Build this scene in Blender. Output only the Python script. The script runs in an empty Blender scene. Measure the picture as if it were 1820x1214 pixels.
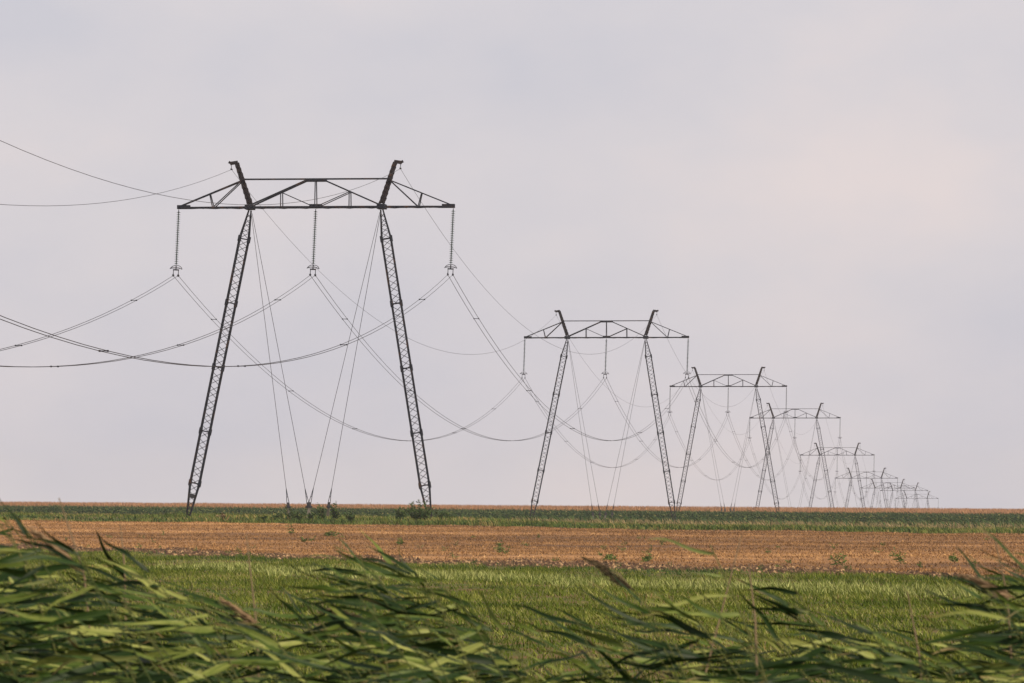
import bpy, math, random
import numpy as np
from mathutils import Vector, Matrix

R = math.radians
random.seed(7)
rng = np.random.default_rng(11)
scene = bpy.context.scene
C = scene.collection

# ------------------------------------------------------------------ camera
F = 10200.0 / 1820.0            # focal length over frame width (a 200 mm telephoto)
HC = 3.2                        # eye height: the road stands on a bank above the fields
cam = bpy.data.cameras.new('camera')
cam.sensor_width = 36.0
cam.lens = 36.0 * F
cam.clip_start = 0.5
cam.clip_end = 30000.0
cam.dof.use_dof = True
cam.dof.focus_distance = 520.0
cam.dof.aperture_fstop = 20.0
camo = bpy.data.objects.new('camera', cam)
C.objects.link(camo)
camo.location = (0, 0, HC)
camo.rotation_euler = (R(90) + math.atan(277.0 / 10200.0), 0, 0)
scene.camera = camo

# ------------------------------------------------------------------ light
SUN_EL, SUN_AZ = R(37), R(126)    # azimuth clockwise from +Y (the view direction)
sun = bpy.data.lights.new('sun', 'SUN')
sun.energy = 4.9
sun.angle = R(0.5)
sun.color = (1.0, 0.86, 0.66)
suno = bpy.data.objects.new('sun', sun)
C.objects.link(suno)
sd = Vector((math.sin(SUN_AZ) * math.cos(SUN_EL), math.cos(SUN_AZ) * math.cos(SUN_EL), math.sin(SUN_EL)))
suno.rotation_euler = sd.to_track_quat('Z', 'Y').to_euler()
suno.location = (100, 50, 200)

world = bpy.data.worlds.new('World')
scene.world = world
world.use_nodes = True
nt = world.node_tree
nt.nodes.clear()
def N(tree, typ, **kw):
    n = tree.nodes.new(typ)
    for k, v in kw.items():
        setattr(n, k, v)
    return n
wo = N(nt, 'ShaderNodeOutputWorld')
sky = N(nt, 'ShaderNodeTexSky', sky_type='NISHITA')
sky.sun_disc = False
sky.sun_elevation = SUN_EL
sky.sun_rotation = SUN_AZ
sky.dust_density = 3.0
bg1 = N(nt, 'ShaderNodeBackground'); bg1.inputs['Strength'].default_value = 0.08
nt.links.new(sky.outputs[0], bg1.inputs['Color'])
tc = N(nt, 'ShaderNodeTexCoord')
mp = N(nt, 'ShaderNodeMapping'); mp.inputs['Scale'].default_value = (13, 13, 24); mp.inputs['Location'].default_value = (3.7, 1.3, 2.4)
nt.links.new(tc.outputs['Generated'], mp.inputs[0])
no = N(nt, 'ShaderNodeTexNoise'); no.inputs['Scale'].default_value = 1.0; no.inputs['Detail'].default_value = 5; no.inputs['Roughness'].default_value = 0.5
nt.links.new(mp.outputs[0], no.inputs['Vector'])
cr = N(nt, 'ShaderNodeValToRGB')
e = cr.color_ramp.elements
e[0].position = 0.34; e[0].color = (0.650, 0.632, 0.692, 1)
e[1].position = 0.70; e[1].color = (0.82, 0.728, 0.725, 1)
e2 = e.new(0.52); e2.color = (0.725, 0.682, 0.715, 1)
nt.links.new(no.outputs['Fac'], cr.inputs[0])
bg2 = N(nt, 'ShaderNodeBackground'); bg2.inputs['Strength'].default_value = 0.76
nt.links.new(cr.outputs[0], bg2.inputs['Color'])
mx = N(nt, 'ShaderNodeMixShader'); mx.inputs[0].default_value = 0.90
nt.links.new(bg1.outputs[0], mx.inputs[1]); nt.links.new(bg2.outputs[0], mx.inputs[2])
nt.links.new(mx.outputs[0], wo.inputs['Surface'])

vs = scene.view_settings
vs.view_transform = 'Standard'; vs.look = 'None'; vs.exposure = 0.40; vs.gamma = 1.0; vs.use_curve_mapping = False
cy = scene.cycles
cy.max_bounces = 6; cy.volume_bounces = 2; cy.transparent_max_bounces = 8
cy.use_denoising = True
try:
    cy.denoiser = 'OPENIMAGEDENOISE'; cy.denoising_prefilter = 'ACCURATE'; cy.denoising_input_passes = 'RGB_ALBEDO_NORMAL'
except Exception:
    pass
cy.use_adaptive_sampling = False

# ------------------------------------------------------------------ helpers
def mat(name, stops, rough=0.8, scale=None, stretch=(1, 1, 1), rand='noise', spec=0.06, trans=0.0, metal=0.0, detail=6.0,
        bump=0.0, rot=0.0):
    """procedural material: a colour ramp over noise, over a random number per loose piece, or per object"""
    m = bpy.data.materials.new(name); m.use_nodes = True
    t = m.node_tree; b = t.nodes['Principled BSDF']
    b.inputs['Roughness'].default_value = rough
    b.inputs['Metallic'].default_value = metal
    b.inputs['Specular IOR Level'].default_value = spec
    ramp = N(t, 'ShaderNodeValToRGB')
    el = ramp.color_ramp.elements
    el[0].position = stops[0][0]; el[0].color = (*stops[0][1], 1)
    el[1].position = stops[-1][0]; el[1].color = (*stops[-1][1], 1)
    for p, c in stops[1:-1]:
        x = el.new(p); x.color = (*c, 1)
    tcn = N(t, 'ShaderNodeTexCoord')
    if rand in ('noise', 'both') or bump:
        mpn = N(t, 'ShaderNodeMapping'); mpn.inputs['Scale'].default_value = stretch
        mpn.inputs['Rotation'].default_value = (0, 0, rot)
        t.links.new(tcn.outputs['Object'], mpn.inputs[0])
        nn = N(t, 'ShaderNodeTexNoise'); nn.inputs['Scale'].default_value = scale or 1.0; nn.inputs['Detail'].default_value = detail
        t.links.new(mpn.outputs[0], nn.inputs['Vector'])
    if rand == 'noise':
        t.links.new(nn.outputs['Fac'], ramp.inputs[0])
    elif rand == 'island':
        g = N(t, 'ShaderNodeNewGeometry')
        t.links.new(g.outputs['Random Per Island'], ramp.inputs[0])
    elif rand == 'object':
        g = N(t, 'ShaderNodeObjectInfo')
        t.links.new(g.outputs['Random'], ramp.inputs[0])
    elif rand == 'both':
        g = N(t, 'ShaderNodeNewGeometry')
        ma = N(t, 'ShaderNodeMath', operation='MULTIPLY_ADD'); ma.inputs[1].default_value = 0.6
        t.links.new(g.outputs['Random Per Island'], ma.inputs[0])
        mb = N(t, 'ShaderNodeMath', operation='MULTIPLY_ADD'); mb.inputs[1].default_value = 1.6; mb.inputs[2].default_value = -0.6
        t.links.new(nn.outputs['Fac'], mb.inputs[0])
        t.links.new(mb.outputs[0], ma.inputs[2])
        t.links.new(ma.outputs[0], ramp.inputs[0])
    t.links.new(ramp.outputs[0], b.inputs['Base Color'])
    if bump:
        bp = N(t, 'ShaderNodeBump'); bp.inputs['Strength'].default_value = bump; bp.inputs['Distance'].default_value = 0.05
        t.links.new(nn.outputs['Fac'], bp.inputs['Height']); t.links.new(bp.outputs[0], b.inputs['Normal'])
    if trans:
        tr = N(t, 'ShaderNodeBsdfTranslucent'); t.links.new(ramp.outputs[0], tr.inputs['Color'])
        ms = N(t, 'ShaderNodeMixShader'); ms.inputs[0].default_value = trans
        out = t.nodes['Material Output']
        t.links.new(b.outputs[0], ms.inputs[1]); t.links.new(tr.outputs[0], ms.inputs[2]); t.links.new(ms.outputs[0], out.inputs['Surface'])
    return m

def mesh_np(name, V, F3):
    """mesh from numpy vertices (n,3) and triangles (m,3)"""
    me = bpy.data.meshes.new(name)
    V = np.asarray(V, dtype=np.float32); F3 = np.asarray(F3, dtype=np.int32)
    me.vertices.add(len(V)); me.vertices.foreach_set('co', V.ravel())
    me.loops.add(F3.size); me.loops.foreach_set('vertex_index', F3.ravel())
    me.polygons.add(len(F3))
    me.polygons.foreach_set('loop_start', np.arange(0, F3.size, F3.shape[1], dtype=np.int32))
    me.polygons.foreach_set('loop_total', np.full(len(F3), F3.shape[1], dtype=np.int32))
    me.update(calc_edges=True)
    return me

def link(name, me, m=None, parent=None, loc=(0, 0, 0), **props):
    o = bpy.data.objects.new(name, me); C.objects.link(o)
    if m is not None and me is not None and not me.materials:
        me.materials.append(m)
    o.location = loc
    if parent: o.parent = parent
    for k, v in props.items():
        if v: o[k] = v
    return o

class MB:
    """collects bars, tubes and boxes for one mesh"""
    def __init__(s): s.v = []; s.f = []
    def _add(s, v, f):
        k = len(s.v); s.v += [tuple(p) for p in v]; s.f += [tuple(i + k for i in q) for q in f]
        return s
    def bar(s, a, b, w, h=None, w2=None, h2=None, up=(0, 1, 0)):
        h = h or w; w2 = w2 or w; h2 = h2 or h
        a = Vector(a); b = Vector(b); d = (b - a).normalized(); up = Vector(up)
        if abs(d.dot(up)) > 0.98: up = Vector((1, 0, 0))
        x = d.cross(up).normalized(); y = x.cross(d).normalized()
        v = []
        for p, ww, hh in ((a, w, h), (b, w2, h2)):
            for sx, sy in ((-1, -1), (1, -1), (1, 1), (-1, 1)):
                v.append(p + x * (sx * ww / 2) + y * (sy * hh / 2))
        return s._add(v, [(0, 1, 2, 3), (7, 6, 5, 4), (4, 5, 1, 0), (5, 6, 2, 1), (6, 7, 3, 2), (7, 4, 0, 3)])
    def tube(s, pts, r, n=5, closed=False):
        pts = [Vector(p) for p in pts]; v = []; f = []; m = len(pts)
        for i, p in enumerate(pts):
            if closed: d = pts[(i + 1) % m] - pts[i - 1]
            else: d = pts[min(i + 1, m - 1)] - pts[max(i - 1, 0)]
            d.normalize()
            u = Vector((0, 0, 1)) if abs(d.z) < 0.9 else Vector((1, 0, 0))
            x = d.cross(u).normalized(); y = x.cross(d)
            rr = r[i] if isinstance(r, (list, tuple)) else r
            for k in range(n):
                a = 2 * math.pi * k / n
                v.append(p + x * (math.cos(a) * rr) + y * (math.sin(a) * rr))
        for i in range(m if closed else m - 1):
            for k in range(n):
                j = (i + 1) % m
                f.append((j * n + k, j * n + (k + 1) % n, i * n + (k + 1) % n, i * n + k))
        if not closed:
            f.append(tuple(range(n))); f.append(tuple((m - 1) * n + k for k in range(n - 1, -1, -1)))
        return s._add(v, f)
    def lathe(s, prof, n=10, c=(0, 0, 0)):
        v = []; f = []
        for r, z in prof:
            for k in range(n):
                a = 2 * math.pi * k / n
                v.append((c[0] + r * math.cos(a), c[1] + r * math.sin(a), c[2] + z))
        for i in range(len(prof) - 1):
            for k in range(n):
                f.append(((i + 1) * n + k, (i + 1) * n + (k + 1) % n, i * n + (k + 1) % n, i * n + k))
        return s._add(v, f)
    def mesh(s, name):
        me = bpy.data.meshes.new(name); me.from_pydata(s.v, [], s.f); me.update(); return me

# ------------------------------------------------------------------ terrain
KN = np.array([(-300, -1.55), (-12, -1.55), (3, -1.6), (8, -2.2), (14, -2.9), (40, -3.1), (150, -3.15), (260, -3.14), (350, -2.95), (430, -2.62), (475, -2.42),
               (500, -2.50), (560, -2.78), (700, -3.25), (858, -3.60), (1000, -3.62), (1208, -3.50), (1300, -2.92), (1400, -2.58), (1470, -3.1),
               (1558, -5.3), (1908, -13.3), (2258, -19.7), (2608, -23.0), (2958, -23.5), (3308, -28.2), (4200, -33), (6000, -36)])
_D = np.arange(-300, 6001, 1.0)
_Z = np.interp(_D, KN[:, 0], KN[:, 1])
_k = np.exp(-0.5 * (np.arange(-24, 25) / 9.0) ** 2); _k /= _k.sum()
_Zs = np.convolve(np.pad(_Z, 24, mode='edge'), _k, mode='valid')
_w = np.clip((_D - 25) / 30, 0, 1)
_Z = _Z * (1 - _w) + _Zs * _w
def sstep(a, b, x):
    t = np.clip((np.asarray(x, float) - a) / (b - a), 0, 1); return t * t * (3 - 2 * t)
def B1(X):   # green field / stubble edge
    X = np.asarray(X, float)
    return np.clip(263 - 2.2 * X, 150, 440) + 1.2 * np.sin(X * 0.9 + 1) + 0.8 * np.sin(X * 2.3) + 0.5 * np.sin(X * 5.1 + 2)
def B2(X):   # stubble / weed strip edge
    X = np.asarray(X, float)
    return 475 - 12 * sstep(-8, 18, X) - 0.6 * np.clip(X, -200, 90) + 1.0 * np.sin(X * 0.35) + 0.7 * np.sin(X * 1.1 + 1) + 0.4 * np.sin(X * 2.7)
def zt(X, D):
    X = np.asarray(X, float); D = np.asarray(D, float)
    ww = sstep(300, 430, D) * (1 - sstep(600, 830, D))
    u = D + 0.6 * X * ww
    z = np.interp(u, _D, _Z)
    tilt = np.interp(D, [200, 300, 480, 900, 1400, 1900], [0, 0.002, 0.0106, 0.0085, 0.0071, 0.0])
    z = z - tilt * np.clip(X, -400, 400)
    uu = u - 475
    z = z + 0.38 * sstep(2, 20, uu) * (1 - sstep(45, 110, uu)) * (1 - sstep(-6, 8, X)) * (D > 400) * (D < 700)
    und = 0.035 * np.sin(X * 0.31 + D * 0.045) + 0.025 * np.sin(X * 0.83 - D * 0.11 + 1.3)
    return z + und * sstep(60, 120, D) + HC
def zf(x, d): return float(zt(x, d))

def patch(name, a, b, xw, nx, ny, m, power=1.0):
    X = np.sign(np.linspace(-1, 1, nx)) * np.abs(np.linspace(-1, 1, nx)) ** power * xw
    T = np.linspace(0, 1, ny)
    A = a(X) if callable(a) else np.full(nx, float(a)); Bv = b(X) if callable(b) else np.full(nx, float(b))
    Y = A[None, :] + (Bv - A)[None, :] * T[:, None]
    XX = np.broadcast_to(X, Y.shape)
    V = np.stack([XX, Y, zt(XX, Y)], -1).reshape(-1, 3)
    i = np.arange(ny - 1)[:, None] * nx + np.arange(nx - 1)[None, :]
    Fq = np.stack([i, i + 1, i + nx + 1, i + nx], -1).reshape(-1, 4)
    me = mesh_np(name, V, Fq); me.polygons.foreach_set('use_smooth', np.ones(len(Fq), dtype=bool))
    return link(name, me, m, kind='structure')

EDGE_ROT = math.atan(0.6)
m_green_ground = mat('green_field_soil', [(0.30, (0.12, 0.066, 0.032)), (0.46, (0.085, 0.070, 0.022)), (0.60, (0.055, 0.072, 0.014)), (0.75, (0.17, 0.100, 0.050))], scale=0.35, rough=0.95, detail=9, bump=0.6)
m_soil = mat('ploughed_soil', [(0.3, (0.05, 0.030, 0.020)), (0.55, (0.12, 0.072, 0.045)), (0.75, (0.22, 0.14, 0.085))], scale=1.6, rough=0.95, detail=9, bump=0.8)
m_stubble_ground = mat('stubble_soil', [(0.30, (0.080, 0.046, 0.027)), (0.44, (0.145, 0.078, 0.037)), (0.56, (0.215, 0.115, 0.050)), (0.70, (0.31, 0.17, 0.073))], scale=0.55, stretch=(0.03, 0.16, 1), rough=0.95, detail=12, bump=0.5, rot=EDGE_ROT)
m_verge_ground = mat('verge_soil', [(0.35, (0.055, 0.070, 0.026)), (0.55, (0.11, 0.085, 0.042)), (0.7, (0.17, 0.11, 0.06))], scale=0.3, rough=0.95, detail=8)
m_corn_ground = mat('corn_soil', [(0.3, (0.035, 0.045, 0.02)), (0.7, (0.07, 0.06, 0.035))], scale=0.4, rough=0.95)
m_wheat_ground = mat('wheat_soil', [(0.3, (0.18, 0.088, 0.042)), (0.7, (0.26, 0.13, 0.065))], scale=0.1, rough=0.95)
m_far_ground = mat('far_plain_soil', [(0.3, (0.16, 0.11, 0.06)), (0.5, (0.10, 0.11, 0.05)), (0.7, (0.26, 0.17, 0.09))], scale=0.006, rough=0.95)

SOIL = lambda X: B1(X) + np.clip(14 + 4.0 * np.sin(np.asarray(X) * 0.6) + 2.5 * np.sin(np.asarray(X) * 1.9), 6, 22)
VERGE_END, CORN_END, WHEAT_END = 884.0, 1012.0, 1520.0
patch('green_field', -120, B1, 130, 261, 160, m_green_ground, 1.5)
patch('ploughed_edge', B1, SOIL, 130, 521, 8, m_soil, 1.5)
patch('stubble_field', SOIL, B2, 130, 261, 90, m_stubble_ground, 1.5)
patch('weed_strip_ground', B2, VERGE_END, 130, 181, 140, m_verge_ground, 1.5)
patch('corn_field_ground', VERGE_END, CORN_END, 260, 81, 16, m_corn_ground)
patch('wheat_field_ground', CORN_END, WHEAT_END, 420, 81, 80, m_wheat_ground)
patch('far_plain', WHEAT_END, 5000, 1300, 41, 120, m_far_ground)

# ------------------------------------------------------------------ vegetation sheets (stuff)
def scatter(n, d0, d1, half=0.098, extra=3.0):
    """points with even density over the wedge of land the lens sees, plus a margin"""
    D = np.sqrt(rng.uniform(d0 ** 2, d1 ** 2, n)); X = rng.uniform(-1, 1, n) * (half * D + extra)
    return X, D
def noise2(X, Y, s, seed):
    r = np.random.default_rng(seed); out = np.zeros_like(X)
    for k in range(7):
        a = r.uniform(0, 6.283); fr = s * 1.45 ** (k - 2)
        out += np.sin((X * math.cos(a) + Y * math.sin(a)) * fr + r.uniform(0, 6.283)) / (1 + 0.35 * k)
    return out / 3.0
def blades(name, X, Y, h, w, lean, m, label, cat, bend=0.35, wind=-1.0, two=False, Z=None):
    n = len(X); Z = zt(X, Y) if Z is None else Z
    th = rng.uniform(0, math.pi, n); dx = np.cos(th) * w / 2; dy = np.sin(th) * w / 2
    lx = (wind * lean + rng.normal(0, bend, n)) * h; ly = rng.normal(0, bend, n) * h
    if two:
        V = np.empty((n, 5, 3), np.float32)
        V[:, 0] = np.stack([X - dx * .6, Y - dy * .6, Z - .02], -1); V[:, 1] = np.stack([X + dx * .6, Y + dy * .6, Z - .02], -1)
        V[:, 2] = np.stack([X - dx + lx * .35, Y - dy + ly * .35, Z + h * .6], -1); V[:, 3] = np.stack([X + dx + lx * .35, Y + dy + ly * .35, Z + h * .6], -1)
        V[:, 4] = np.stack([X + lx * 1.2, Y + ly, Z + h], -1)
        b = np.arange(n)[:, None] * 5
        Fc = np.concatenate([b + [0, 1, 3], b + [0, 3, 2], b + [2, 3, 4]], 1).reshape(-1, 3)
    else:
        V = np.empty((n, 3, 3), np.float32)
        V[:, 0] = np.stack([X - dx, Y - dy, Z - .01], -1); V[:, 1] = np.stack([X + dx, Y + dy, Z - .01], -1)
        V[:, 2] = np.stack([X + lx, Y + ly, Z + h], -1)
        Fc = np.arange(n * 3).reshape(-1, 3)
    return link(name, mesh_np(name, V.reshape(-1, 3), Fc), m, kind='stuff', label=label, category=cat)

m_grass = mat('field_grass_leaf', [(0.0, (0.024, 0.048, 0.004)), (0.3, (0.056, 0.086, 0.008)), (0.6, (0.108, 0.134, 0.016)), (0.82, (0.225, 0.235, 0.052)), (0.93, (0.30, 0.29, 0.12)), (1.0, (0.24, 0.14, 0.065))], rand='both', scale=0.12, rough=0.55, trans=0.3)
m_grass_pale = mat('pale_grass_leaf', [(0.0, (0.10, 0.13, 0.028)), (0.5, (0.22, 0.25, 0.072)), (1.0, (0.40, 0.41, 0.16))], rand='island', rough=0.55, trans=0.3)
m_stub = mat('straw_stubble', [(0.0, (0.105, 0.059, 0.029)), (0.4, (0.205, 0.112, 0.049)), (0.8, (0.34, 0.195, 0.085)), (1.0, (0.50, 0.32, 0.15))], rand='both', scale=0.55, stretch=(0.03, 0.16, 1), rot=EDGE_ROT, rough=0.8, trans=0.15)
m_verge = mat('verge_grass_leaf', [(0.0, (0.030, 0.055, 0.012)), (0.3, (0.065, 0.098, 0.020)), (0.6, (0.125, 0.150, 0.036)), (0.85, (0.24, 0.20, 0.075)), (1.0, (0.32, 0.19, 0.09))], rand='both', scale=0.11, rough=0.6, trans=0.25)
m_verge_dark = mat('verge_weed_leaf', [(0.0, (0.018, 0.040, 0.014)), (0.5, (0.035, 0.068, 0.020)), (1.0, (0.075, 0.105, 0.030))], rand='island', rough=0.6, trans=0.25)
m_straw_tall = mat('dry_grass_stalk', [(0.0, (0.09, 0.085, 0.038)), (0.5, (0.18, 0.15, 0.07)), (1.0, (0.30, 0.22, 0.12))], rand='island', rough=0.7, trans=0.25)
m_corn = mat('corn_leaf', [(0.0, (0.014, 0.030, 0.012)), (0.4, (0.026, 0.050, 0.018)), (0.75, (0.048, 0.080, 0.026)), (0.95, (0.12, 0.14, 0.05)), (1.0, (0.26, 0.22, 0.09))], rand='island', rough=0.5, trans=0.25)
m_wheat = mat('wheat_stalk', [(0.0, (0.17, 0.088, 0.042)), (0.5, (0.26, 0.142, 0.070)), (1.0, (0.37, 0.22, 0.115))], rand='both', scale=0.03, rough=0.8, trans=0.15)

# green field: low leafy crop, thinner where soil shows
X, D = scatter(520000, 85, 345)
k = (D < B1(X) - 4.0 + 3.0 * noise2(X, D, 1.0, 61)) & (rng.uniform(0, 1, len(X)) < np.clip(0.52 + 0.55 * noise2(X, D * 0.3, 1.1, 3) + 0.35 * noise2(X, D * .15, .3, 77), 0.06, 1))
X, D = X[k], D[k]
g = np.clip(1 + 0.4 * noise2(X, D * .4, 0.9, 5), 0.5, 1.6)
blades('field_grass', X, D, rng.uniform(0.06, 0.20, len(X)) * g, rng.uniform(0.022, 0.058, len(X)), 0.2, m_grass, 'low green leafy crop covering the field behind the reeds', 'grass', bend=0.55)
X, D = scatter(150000, 150, 330)
e_ = B1(X) - D
k = (e_ > 35 + 4 * noise2(X, D, 0.5, 8)) & (e_ < 53 + 5 * noise2(X, D, 0.4, 9)) & (X > -17 + 3 * noise2(X, D, .3, 4)) & (rng.uniform(0, 1, len(X)) < 0.75)
X, D = X[k], D[k]
blades('pale_grass', X, D, rng.uniform(0.12, 0.34, len(X)), rng.uniform(0.035, 0.08, len(X)), 0.15, m_grass_pale, 'pale yellow-green strip of taller grass across the green field', 'grass', bend=0.5)
# fringe of dark grass along the ploughed edge
X = rng.uniform(-45, 45, 16000); D = B1(X) + rng.normal(-8, 6, len(X)); k = noise2(X, D * .4, 1.2, 21) > -0.05; X, D = X[k], D[k]
blades('edge_grass', X, D, rng.uniform(0.05, 0.19, len(X)), rng.uniform(0.03, 0.07, len(X)), 0.3, m_verge_dark, 'uneven dark grass along the ploughed field edge', 'grass')
# clods and straw on the ploughed edge
X = rng.uniform(-48, 48, 20000); t_ = rng.uniform(-0.15, 1.25, len(X)); D = B1(X) + t_ * (SOIL(X) - B1(X))
s_ = rng.uniform(0.05, 0.17, len(X)); Z = zt(X, D)
off = np.array([(1, 0, 0), (-.5, .87, 0), (-.5, -.87, 0), (0, 0, .75)])
V = np.stack([X, D, Z - .02], -1)[:, None, :] + off[None] * s_[:, None, None] * rng.uniform(0.6, 1.3, (len(X), 4, 1))
b_ = np.arange(len(X))[:, None] * 4
Fc = np.concatenate([b_ + [0, 1, 3], b_ + [1, 2, 3], b_ + [2, 0, 3]], 1).reshape(-1, 3)
m_clod = mat('soil_clod', [(0.0, (0.035, 0.021, 0.015)), (0.65, (0.095, 0.056, 0.034)), (0.88, (0.20, 0.125, 0.068)), (1.0, (0.36, 0.24, 0.13))], rand='island', rough=0.95)
link('soil_clods', mesh_np('soil_clods', V.reshape(-1, 3), Fc), m_clod, kind='stuff', label='brown soil clods and straw scattered along the ploughed edge', category='soil')
X = rng.uniform(-20, 60, 2600); D = B2(X) + rng.normal(-1.0, 1.6, len(X)); s_ = rng.uniform(0.05, 0.16, len(X)); Z = zt(X, D)
V = np.stack([X, D, Z - .02], -1)[:, None, :] + off[None] * s_[:, None, None] * rng.uniform(0.6, 1.4, (len(X), 4, 1))
b_ = np.arange(len(X))[:, None] * 4
Fc = np.concatenate([b_ + [0, 1, 3], b_ + [1, 2, 3], b_ + [2, 0, 3]], 1).reshape(-1, 3)
link('verge_clods', mesh_np('verge_clods', V.reshape(-1, 3), Fc), m_clod, kind='stuff', label='dark clods and straw along the foot of the weedy strip', category='soil')
# stubble, in drill rows that run along the field edge
X, D = scatter(330000, 205, 545)
uu = D + 0.6 * X
row = noise2(uu, X * 0.05, 0.28, 13)
k = (D > SOIL(X)) & (D < B2(X)) & (rng.uniform(0, 1, len(X)) < np.clip(0.60 + 0.75 * row + 0.2 * noise2(X, D, 0.25, 15), 0.06, 1))
X, D = X[k], D[k]
blades('stubble', X, D, rng.uniform(0.04, 0.12, len(X)), rng.uniform(0.04, 0.11, len(X)), 0.05, m_stub, 'cut straw stubble in rows across the tan field', 'stubble', bend=0.6)
# weed strip
X = rng.uniform(-62, 62, 52000); D = B2(X) + rng.uniform(0, 1, len(X)) ** 1.5 * 60 - 0.4
hh = rng.uniform(0.12, 0.48, len(X)) * np.clip(1 + 0.5 * noise2(X, D * .3, 0.6, 31), 0.4, 1.5) * (1 - 0.3 * (X < -32))
blades('verge_grass', X, D, hh, rng.uniform(0.03, 0.09, len(X)), 0.25, m_verge, 'mixed green and yellow grass in the weedy strip under the pylons', 'grass', two=True)
X = rng.uniform(-62, 62, 9000); D = B2(X) + rng.uniform(0, 9, len(X)); k = (noise2(X, D, 0.45, 35) + 0.25 * (X > -2)) > 0.0; X, D = X[k], D[k]
blades('verge_weeds', X, D, rng.uniform(0.2, 0.55, len(X)), rng.uniform(0.05, 0.12, len(X)), 0.2, m_verge_dark, 'darker broad weeds along the front edge of the weedy strip', 'weeds', two=True)
X = rng.uniform(-80, 80, 26000); D = rng.uniform(520, 800, len(X)); k = rng.uniform(0, 1, len(X)) < np.where(X < 0, 0.5, 1.0); X, D = X[k], D[k]
blades('dry_grass', X, D, rng.uniform(0.35, 0.85, len(X)) * np.where(X < 0, 0.6, 1.0), rng.uniform(0.05, 0.11, len(X)), 0.25, m_straw_tall, 'thin dry tan grass standing before the corn', 'grass', two=True)
X = rng.uniform(-20, 85, 2000); D = rng.uniform(560, 860, len(X))
blades('tall_verge_grass', X, D, rng.uniform(0.8, 1.25, len(X)), rng.uniform(0.10, 0.2, len(X)), 0.4, m_verge_dark, 'dark grass heads leaning in the wind before the corn', 'grass', two=True)

# corn: stem and drooping leaves, rows along the field edge
rows = np.arange(VERGE_END + 3, CORN_END - 2, 0.75)
rows = rows[np.concatenate([np.arange(0, 22), np.arange(22, len(rows), 6)])]
PX = []; PD = []
for d in rows:
    xs = np.arange(-112, 112, 0.34); xs = xs + rng.normal(0, 0.07, len(xs)); PX.append(xs); PD.append(d + rng.normal(0, 0.1, len(xs)))
PX = np.concatenate(PX); PD = np.concatenate(PD); n = len(PX)
PH = rng.normal(1.28, 0.11, n) * (1 + 0.09 * noise2(PX, PD, 0.4, 41)); PZ = zt(PX, PD)
Vs = []; 
L = 7
for q in range(L):
    hz = PH * (0.25 + 0.72 * q / (L - 1)); a = rng.uniform(0, 6.283, n); ln = rng.uniform(0.3, 0.55, n) * (1.0 if q < L - 1 else 0.5)
    up = rng.uniform(-0.2, 0.30, n) + (0.25 if q == L - 1 else 0)
    w = rng.uniform(0.07, 0.12, n)
    b0 = np.stack([PX, PD, PZ + hz - w], -1); b1 = np.stack([PX, PD, PZ + hz + w], -1)
    tp = np.stack([PX + np.cos(a) * ln - 0.08, PD + np.sin(a) * ln, PZ + hz + up], -1)
    Vs.append(np.stack([b0, b1, tp], 1))
Vs.append(np.stack([np.stack([PX - .03, PD, PZ], -1), np.stack([PX + .03, PD, PZ], -1), np.stack([PX - .04, PD, PZ + PH * 1.1], -1)], 1))
V = np.concatenate(Vs, 0).reshape(-1, 3)
link('corn_crop', mesh_np('corn_crop', V, np.arange(len(V)).reshape(-1, 3)), m_corn, kind='stuff', label='dense green corn crop standing behind the weedy strip', category='corn')
# wheat
n = 130000
D = CORN_END + 1 + (rng.uniform(0, 1, n)) * 455; X = rng.uniform(-1, 1, n) * (0.098 * D + 20)
blades('wheat_crop', X, D, rng.normal(0.86, 0.07, n), rng.uniform(0.10, 0.22, n), 0.12, m_wheat, 'ripe tan wheat reaching to the skyline', 'wheat', bend=0.12)

# ------------------------------------------------------------------ pylons
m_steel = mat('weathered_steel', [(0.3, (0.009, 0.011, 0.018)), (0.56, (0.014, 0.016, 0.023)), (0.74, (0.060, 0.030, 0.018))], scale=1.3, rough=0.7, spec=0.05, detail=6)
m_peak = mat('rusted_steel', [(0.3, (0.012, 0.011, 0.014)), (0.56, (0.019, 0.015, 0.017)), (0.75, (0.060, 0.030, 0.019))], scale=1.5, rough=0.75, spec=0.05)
m_wire = mat('aluminium_wire', [(0.3, (0.012, 0.012, 0.016)), (0.7, (0.020, 0.020, 0.024))], scale=0.4, rough=0.6, spec=0.2)
m_glass = mat('insulator_glass', [(0.3, (0.010, 0.024, 0.022)), (0.7, (0.024, 0.046, 0.036))], scale=6, rough=0.18, spec=0.6)
m_conc = mat('anchor_concrete', [(0.3, (0.07, 0.065, 0.055)), (0.7, (0.14, 0.125, 0.105))], scale=4, rough=0.9)
m_plate = mat('dark_plate', [(0.3, (0.02, 0.02, 0.025)), (0.7, (0.04, 0.04, 0.045))], scale=4, rough=0.6)

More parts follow.
